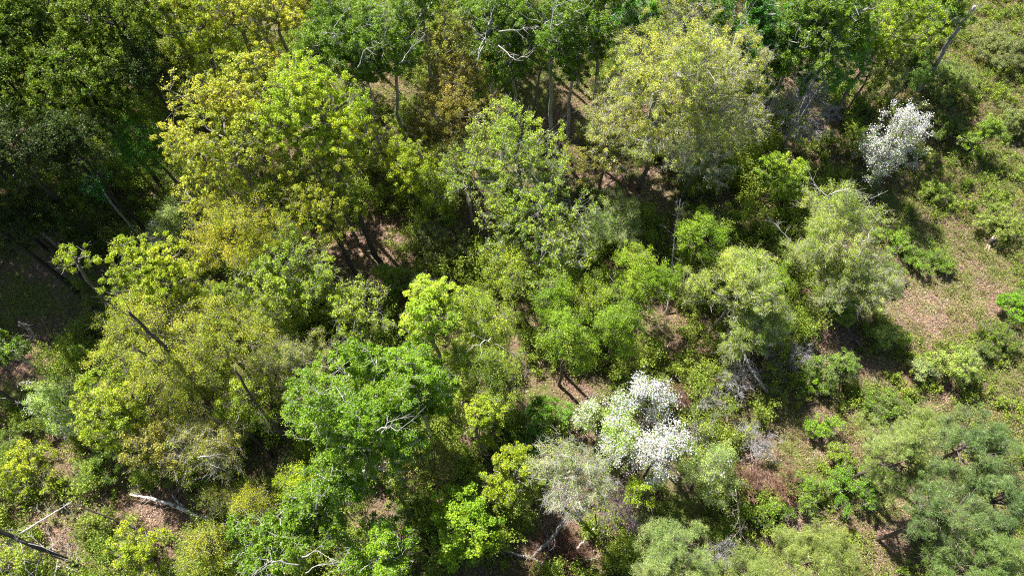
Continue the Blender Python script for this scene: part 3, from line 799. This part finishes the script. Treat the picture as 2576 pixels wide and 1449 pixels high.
PINES = [
 (2300, 1120, 122, 9, "soft pale green pine, left and nearest the clearing of the right hand pines", (.13, .2, .08), (.24, .33, .15)),
 (2500, 1090, 110, 12, "blue green pine at the right edge, highest of the right hand pines", (.08, .16, .08), (.18, .29, .15)),
 (2590, 1230, 105, 12, "dark blue green pine at the right edge, middle of the right hand pines", (.06, .14, .07), (.14, .25, .13)),
 (2440, 1270, 105, 11, "blue green pine in the middle of the right hand pines", (.07, .15, .07), (.17, .28, .14)),
 (2530, 1420, 115, 11, "green pine in the bottom right corner", (.08, .17, .06), (.2, .31, .13)),
 (2060, 1410, 120, 8, "light yellow green pine at the bottom edge left of the brown track", (.14, .2, .07), (.25, .32, .13)),
 (1900, 1440, 80, 7, "light green pine at the bottom edge between two others", (.13, .2, .08), (.24, .32, .14)),
 (1715, 1400, 110, 9, "pale blue green pine at the bottom edge below the sage shrub", (.13, .21, .10), (.25, .35, .19)),
]

def bare_limbs(root, lines, col, rng, rad=.042, name="dead_branch"):
    """dead limbs of a tree: each a forked polyline through points given with their heights"""
    base = np.array(root.location)
    for ln in lines:
        P = np.array([(*at(a, b, z)[:2], z) for a, b, z in ln]) - base
        t = np.linspace(0, len(P) - 1, 4 * (len(P) - 1) + 1)
        Q = np.stack([np.interp(t, np.arange(len(P)), P[:, k]) for k in range(3)], 1)
        Q[1:-1] += rng.normal(size=(len(Q) - 2, 3)) * .05
        tb = Tubes()
        tb.line(Q, np.linspace(rad, rad * .3, len(Q)), 5, col, rng)
        for i in range(2, len(Q)):
            if rng.random() < .75:
                d = unit(Q[i] - Q[i - 1]) + rng.normal(size=3) * .6
                L = rng.uniform(.3, 1.1)
                M = Q[i] + d * L * .5
                tb.line(np.array([Q[i], M, M + (d + rng.normal(size=3) * .4) * L * .5]), [rad * .4, rad * .25, rad * .1], 4, col, rng)
                for _ in range(3):
                    e = M + (d + rng.normal(size=3) * .8) * L * .35
                    tb.line(np.array([M, (M + e) / 2 + rng.normal(size=3) * .03, e]), [rad * .2, rad * .15, rad * .08], 3, col, rng)
        link(name, tb.make(name, M_BARK), root)

def finish(root, parts):
    names = ("trunk", "branches", "crown", "blossom")
    for nm, me in zip(names, parts):
        if me is not None:
            link(nm, me, root)

MADE = []
for i, row in enumerate(T):
    sp, cx, cy, rx, zc, ratio, label = row[:7]
    opt = row[7] if len(row) > 7 else {}
    rng = np.random.default_rng(1000 + i)
    saved = SPECIES[sp]
    SPECIES[sp] = dict(saved, **opt)
    X, Y, dep = at(cx, cy, zc)
    r = rx * dep / F * 1.14
    if sp == 'poplar' and cy < 230:
        ratio *= 1.35
    rz = min(r * ratio * 1.25, zc * .9)
    off = rng.uniform(-.12, .12, 2) * r
    parts = build_tree(sp, r, zc, rz, rng, off)
    SPECIES[sp] = saved
    bx, by = X - off[0], Y - off[1]
    cat = 'dead tree' if sp == 'dead' else ('shrub' if ('shrub' in label or 'bush' in label) else ('sapling' if 'sapling' in label else 'tree'))
    nm = NAMES[sp]
    if cat == 'shrub' and 'shrub' not in nm:
        nm = 'shrub'
    root = root_at(nm, bx, by, label, cat, GROUPS.get(sp))
    finish(root, parts)
    if 'dead' in opt:
        bare_limbs(root, opt['dead'], (.5, .47, .45), rng)
for i, (sp, cx, cy, rx, zc, label, c1, c2) in enumerate(BUSH):
    rng = np.random.default_rng(3000 + i)
    X, Y, dep = at(cx, cy, zc)
    r = rx * dep / F
    saved = SPECIES[sp]
    SPECIES[sp] = dict(saved, c1=c1, c2=c2)
    parts = build_tree(sp, r * 1.15, zc, zc * .95, rng, (0, 0), ry=r * rng.uniform(.8, 1.2))
    SPECIES[sp] = saved
    finish(root_at('shrub', X, Y, label, 'shrub', GROUPS['bush'] if sp == 'bush' else 'bare twiggy shrubs at the lower right'), parts)
for i, (cx, cy, rx, zc, label, c1, c2) in enumerate(PINES):
    rng = np.random.default_rng(5000 + i)
    X, Y, dep = at(cx, cy, zc)
    r = rx * dep / F
    saved = SPECIES['pine']
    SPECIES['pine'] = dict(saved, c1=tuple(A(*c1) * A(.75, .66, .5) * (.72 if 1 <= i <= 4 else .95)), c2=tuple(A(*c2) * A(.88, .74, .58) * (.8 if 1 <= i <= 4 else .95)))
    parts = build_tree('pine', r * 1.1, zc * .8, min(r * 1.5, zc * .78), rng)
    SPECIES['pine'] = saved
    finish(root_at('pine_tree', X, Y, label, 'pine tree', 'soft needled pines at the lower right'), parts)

# ------------------------------------------------------------------ fallen and standing dead wood
def dead_wood(name, cat, label, pts, r0, r1, col, twigs=0, birch=False, tl=1.2, group=None, seed=0, twcol=None, part="stem"):
    rng = np.random.default_rng(7000 + seed)
    P = np.array([(*at(a, b, z)[:2], z) for a, b, z in pts])
    P[:, 2] += ground_z(P[:, 0], P[:, 1])
    lo = int(np.argmin(P[:, 2]))
    org = A(P[lo, 0], P[lo, 1], float(ground_z(P[lo, 0], P[lo, 1])))
    Pl = P - org
    t = np.linspace(0, len(P) - 1, 6 * (len(P) - 1) + 1)
    Q = np.stack([np.interp(t, np.arange(len(P)), Pl[:, k]) for k in range(3)], 1)
    Q[1:-1] += rng.normal(size=(len(Q) - 2, 3)) * (.25 * min(r0, .12))
    rr = np.linspace(r0, r1, len(Q)) * rng.uniform(.88, 1.12, len(Q))
    Q = np.concatenate([Q[:1], Q, Q[-1:]])
    rr = np.concatenate([[.001], rr, [.001]])
    tb = Tubes()
    n0 = 0
    tb.line(Q, rr, 8, col, rng)
    if birch:
        C = tb.C[0]
        C[rng.random(len(C)) < .3] *= .18
    root = root_at(name, org[0], org[1], label, cat, group, z=org[2])
    link(part, tb.make(part, M_BARK), root)
    if twigs:
        tw = Tubes()
        tc_ = twcol or col
        for _ in range(twigs):
            i = rng.integers(2, len(Q) - 2)
            d = unit(unit(Q[min(i + 2, len(Q) - 1)] - Q[i]) * rng.choice([.6, -.2]) * (1 if r1 < r0 else -1) + rng.normal(size=3) * A(.8, .8, .5) + A(0, 0, .3))
            L = rng.uniform(.4, 1) * tl
            M = Q[i] + d * L * .5
            E = M + unit(d + rng.normal(size=3) * .35) * L * .5
            b = max(rr[i] * .3, .014)
            tw.line(np.array([Q[i], M, E]), [b, b * .6, b * .25], 4, tc_, rng)
            k = 5
            S0 = M + (E - M) * rng.random((k, 1))
            S1 = S0 + unit(d + rng.normal(size=(k, 3)) * .7) * L * rng.uniform(.15, .5, (k, 1))
            tw.segs(S0, S1, b * .35, .006, tc_, rng)
        link("branches", tw.make("branches", M_BARK), root)
    return root

WHITE, GREY, DARK, BROWN = (.72, .69, .66), (.42, .39, .37), (.07, .06, .05), (.2, .14, .11)
dead_wood("fallen_birch", "log", "white fallen birch trunk lying across the brown litter at lower left", [(545, 1316, .5), (470, 1285, .7), (410, 1262, .7), (330, 1244, .7)], .17, .08, WHITE, 14, True, 1.6, seed=1, twcol=(.4, .34, .31))
dead_wood("fallen_birch", "log", "thin pale fork of fallen birch beside the white trunk", [(470, 1283, .5), (448, 1262, .6), (435, 1245, .6)], .09, .04, WHITE, 2, True, .7, seed=2)
dead_wood("leaning_tree", "dead tree", "thick dark leaning trunk with grey side branches in the bottom left corner", [(245, 1452, 0), (170, 1405, 2), (90, 1372, 4), (0, 1335, 6), (-60, 1310, 7.5)], .17, .1, DARK, 26, False, 2.4, seed=3, twcol=GREY)
dead_wood("dry_bough", "branch", "long pale broken branch rising from the dark leaning trunk", [(60, 1345, 4), (130, 1302, 4.4), (186, 1266, 4.6)], .06, .03, (.55, .5, .46), 8, False, 1.2, seed=4)
dead_wood("leaning_tree", "dead tree", "thin dark leaning trunk between the fallen birch and the thick dark trunk", [(435, 1368, 0), (330, 1325, 2), (190, 1268, 4.5)], .07, .04, DARK, 8, False, 1.2, seed=5)
dead_wood("leaning_tree", "dead tree", "thin dark leaning trunk near the bottom edge left of the vivid trees", [(590, 1449, 0), (520, 1412, 1.6), (440, 1375, 3)], .07, .04, DARK, 4, False, 1.0, seed=6)
dead_wood("leaning_tree", "dead tree", "dark leaning trunk at the left edge below the white flecked shrub", [(118, 1063, 0), (60, 1020, 1.8), (-10, 980, 4)], .15, .1, DARK, 8, False, 1.3, seed=7, twcol=GREY)
dead_wood("dry_bough", "branch", "small bare forked branch against the black shade at the left edge", [(90, 858, 1), (78, 830, 2), (45, 808, 3)], .06, .03, GREY, 8, False, 1.3, seed=8)
dead_wood("slender_tree", "tree", "right hand dark trunk of the pair below the lime dome", [(972, 690, -.1), (935, 625, 2.6), (905, 545, 6.2)], .26, .18, DARK, 3, False, 1.2, seed=9)
dead_wood("slender_tree", "tree", "left hand dark trunk of the pair below the lime dome", [(914, 718, -.1), (878, 660, 2.6), (845, 595, 5.5)], .2, .14, DARK, 3, False, 1.2, seed=10)
dead_wood("dead_snag", "dead tree", "thin pale dead trunk left of the vivid green round tree", [(1678, 790, 0), (1690, 690, 3), (1697, 590, 6), (1712, 500, 9)], .08, .03, (.5, .46, .44), 22, False, 1.3, seed=11)
dead_wood("dead_snag", "dead tree", "bent grey dead trunk between the willows and the grassy slope", [(1838, 832, 3.6), (1862, 850, 3.4), (1885, 920, 2.2), (1932, 985, .7)], .07, .11, (.5, .47, .44), 16, False, 1.8, seed=12)
dead_wood("fallen_log", "log", "dark brown fallen trunk left of the pink litter", [(2168, 872, .3), (2125, 815, .4), (2072, 745, .6)], .13, .09, (.17, .12, .1), 18, False, 1.4, seed=13, twcol=(.35, .3, .27))
dead_wood("leaning_snag", "dead tree", "pale grey leaning snag above the white blossoming tree", [(2305, 235, 0), (2345, 180, 2.5), (2380, 115, 5.5), (2450, 20, 10)], .26, .14, (.4, .36, .4), 14, False, 1.8, seed=14)
dead_wood("slender_tree", "tree", "dark slanting trunk with grey twigs right of the tangled dead tree", [(2150, 276, 0), (2185, 230, 2), (2240, 150, 6.5)], .15, .09, DARK, 12, False, 1.4, seed=15, twcol=GREY)
dead_wood("slender_tree", "tree", "dark slanting trunk between the huge pale crown and the tangled dead tree", [(1922, 296, 0), (1945, 235, 3), (1990, 120, 8)], .15, .1, DARK, 8, False, 1.4, seed=16, twcol=GREY)
dead_wood("leaning_tree", "dead tree", "grey leaning trunk at the bottom edge below the misty grey dome", [(1338, 1402, 0), (1380, 1362, 2), (1428, 1298, 4.6)], .13, .09, (.3, .27, .25), 12, False, 1.3, seed=17)
dead_wood("fallen_log", "log", "grey log lying left of the reddish brush pile", [(1260, 1385, .2), (1330, 1400, .4), (1380, 1420, .3)], .09, .06, (.36, .32, .3), 6, False, .9, seed=18)
dead_wood("fallen_log", "log", "short white barkless log above the reddish brush pile", [(1445, 1386, .3), (1470, 1358, .6), (1495, 1328, 1.1)], .1, .07, (.7, .62, .55), 3, False, .6, seed=19)
dead_wood("fallen_log", "log", "short pale stick right of the reddish brush pile", [(1455, 1412, .2), (1505, 1402, .3)], .06, .04, (.6, .54, .48), 2, False, .6, seed=20)
dead_wood("slender_tree", "tree", "thin dark trunk right of the short white barkless log", [(1540, 1370, 0), (1500, 1330, 1.5), (1498, 1290, 3)], .06, .04, DARK, 6, False, 1.1, seed=21)
dead_wood("slanting_tree", "tree", "dark slanting trunk through the wide pale olive tree", [(545, 1005, 0), (475, 940, 7), (400, 860, 12.5), (325, 785, 16)], .24, .07, (.10, .085, .075), 26, False, 3.2, seed=22)
dead_wood("slanting_tree", "tree", "thinner dark trunk left of the slanting one in the wide pale olive tree", [(500, 985, 1), (430, 930, 8), (345, 880, 12.5)], .15, .05, (.10, .085, .075), 18, False, 2.6, seed=23)
dead_wood("slanting_tree", "tree", "dark trunk rising right of the wide pale olive tree", [(740, 1120, 0), (660, 1040, 6), (590, 930, 11.5)], .18, .06, (.10, .085, .075), 18, False, 2.6, seed=24)
dead_wood("slender_tree", "tree", "dark trunk low behind the olive birch with broken twigs", [(690, 1150, 0), (620, 1085, 3), (575, 1030, 6)], .13, .07, (.09, .075, .07), 10, False, 1.8, seed=25)
dead_wood("slender_tree", "tree", "thin dark trunk on the black gap floor under the vivid poplar", [(1338, 306, 0), (1350, 230, 4), (1362, 160, 8)], .14, .1, (.2, .18, .18), 7, False, 1.2, seed=26, twcol=GREY)
dead_wood("dead_snag", "dead tree", "tall thin bare stem rising among the reddish twigs at the bottom", [(1870, 1400, 0), (1862, 1330, 3), (1850, 1230, 6.5)], .05, .02, (.5, .42, .38), 18, False, 1.3, seed=27)
dead_wood("dead_snag", "dead tree", "second thin bare stem among the reddish twigs right of the tall one", [(1885, 1230, 0), (1890, 1180, 2.2), (1888, 1140, 4)], .04, .02, (.42, .3, .26), 14, False, 1.1, seed=28)
dead_wood("dead_snag", "dead tree", "bare white twiggy dead sapling in front of the right hand pines", [(2300, 1230, 2), (2275, 1190, 4), (2255, 1170, 5)], .05, .02, (.5, .45, .42), 14, False, 1.2, seed=29)
dead_wood("fallen_log", "log", "pale dead limb lying in the shade right of the apple blossom", [(1730, 950, .6), (1745, 985, .6), (1730, 1030, .5)], .06, .03, (.5, .46, .46), 12, False, 1.4, seed=30)

def stick_pile(name, cat, label, px, py, r, h, n, col, seed, part="sticks"):
    rng = np.random.default_rng(seed)
    X, Y, _ = at(px, py, 0)
    root = root_at(name, X, Y, label, cat)
    a = rng.uniform(0, 6.28, n)
    q = rng.random(n) ** .6
    P = np.stack([np.cos(a) * r * q, np.sin(a) * r * q, rng.random(n) * h * (1 - q * .7)], 1)
    b = a + rng.normal(size=n) * .9
    D = np.stack([np.cos(b), np.sin(b), rng.uniform(-.1, .9, n)], 1) * rng.uniform(.3, 1.3, (n, 1))
    for k, nm in enumerate(("sticks", "fine_twigs")):
        m = (np.arange(n) % 4 == 0) if k == 0 else (np.arange(n) % 4 != 0)
        tb = Tubes()
        tb.segs(P[m], P[m] + D[m], .022 if k == 0 else .011, .006, col, rng, 4)
        link(nm, tb.make(nm, M_BARK), root)
stick_pile("brush_pile", "brush pile", "reddish brown heap of dry brush at the bottom edge", 1405, 1412, 1.7, .9, 1500, (.22, .11, .08), 91)
stick_pile("brush_heap", "brush pile", "small heap of pinkish sticks among green bushes at lower right", 2000, 1300, 1.0, .8, 260, (.45, .3, .24), 92)

# the broken stump in the clearing
rng = np.random.default_rng(95)
X, Y, _ = at(2488, 612, 0)
root = root_at("broken_stump", X, Y, "splintered tree stump with pale wood in the grassy clearing at right", "stump")
tb = Tubes()
tb.line(np.array([(0, 0, -.1), (0, 0, .15), (.02, 0, .5), (.03, .02, .9), (.03, .02, 1.0)]), [.42, .33, .26, .23, .001], 12, (.1, .075, .06), rng)
link("bark", tb.make("bark", M_BARK), root)
tb = Tubes()
a = rng.uniform(0, 6.28, 26)
P = np.stack([np.cos(a) * .17, np.sin(a) * .17, np.full(26, .85)], 1)
tb.segs(P, P + np.stack([rng.normal(size=26) * .06, rng.normal(size=26) * .06, rng.uniform(.2, .55, 26)], 1), .06, .01, (.72, .6, .46), rng, 4)
link("splinters", tb.make("splinters", M_BARK), root)
tb = Tubes()
for a in (-2.3, -1.9, .4, 2.4):
    tb.line(np.array([(0, 0, .2), (math.cos(a) * .45, math.sin(a) * .45, .1), (math.cos(a) * 1.0, math.sin(a) * 1.0, .03)]), [.16, .1, .03], 6, (.5, .4, .3), rng)
link("roots", tb.make("roots", M_BARK), root)

# ------------------------------------------------------------------ the wood goes on past the upper left edges, with trees added to cast shade
def beyond(starts, spots, label, group, seed, sc=(1.05, 1.25)):
    src_ = [o for o in COL.objects if o.get('label', '').startswith(starts)]
    rng = np.random.default_rng(seed)
    for px, py, *zz in spots:
        X, Y, dep = at(px, py, 11) if not zz else at(px, py, 0)
        if zz:                                   # added shade caster, stands where its shade falls on this spot
            X, Y = X - zz[0] * .64 / math.tan(SUN_EL), Y + zz[0] * .77 / math.tan(SUN_EL)
        src = src_[rng.integers(0, len(src_))]
        c = src.copy()
        COL.objects.link(c)
        c.location = (X, Y, float(ground_z(X, Y)))
        c.rotation_euler = (0, 0, rng.uniform(0, 6.28))
        c.scale = (1.0, 1.0, rng.uniform(*sc))
        c['label'] = label
        c['group'] = group
        for ch in src.children:
            d = ch.copy()
            COL.objects.link(d)
            d.parent = c
beyond(("very dark tree at the left edge", "dark speckled maple at the left", "dark maple between"),
       [(-60, 180), (-190, 60), (-330, 150), (-110, 420), (-260, 300), (-400, 430), (-180, -60), (20, -90), (190, -100), (330, -120), (-60, 330), (-150, 250), (20, 480, 16), (10, 610, 16), (0, 730, 16), (130, 500, 17), (110, 630, 17), (90, 770, 15), (210, 590, 17), (190, 710, 15), (-60, 800, 15), (280, 480, 17), (-60, 30), (100, -150), (-30, 540)],
       "tall dark tree of the wood just beyond the upper left edge", "wood beyond the upper left edge", 77, (1.2, 1.5))
beyond(("vivid poplar crown between", "vivid green crown behind", "green poplar crown cut", "vivid poplar at the top edge", "golden green crown at the top"),
       [(470, -110), (600, -90), (730, -100), (860, -90), (980, -110), (1100, -90), (1220, -80), (1330, -110), (1440, -80), (1560, -100), (1680, -110), (1800, -90), (1920, -100), (2050, -80), (2170, -110), (2300, -100), (1150, -10), (1300, -20), (1480, -20), (1390, 250, 16), (1330, 300, 16), (1430, 330, 15), (1180, 220, 15), (620, 130, 15)],
       "tall green tree of the wood along and beyond the top edge", "wood beyond the top edge", 78, (1.0, 1.2))
for o in [o for o in COL.objects if o.get('group') == "wood beyond the top edge"]:
    q = to_px(o.location.x, o.location.y, 13)
    for px, lb in ((1146, "dark green crown cut by the top edge behind the narrow brown tinged tree"),
                   (1300, "dark green crown cut by the top edge between the two poplars of the black gap"),
                   (1486, "dark green crown cut by the top edge just left above the huge pale crown")):
        if abs(q[0] - px) < 4 and q[1] > -80:
            o['label'] = lb
            o['group'] = GROUPS['poplar']
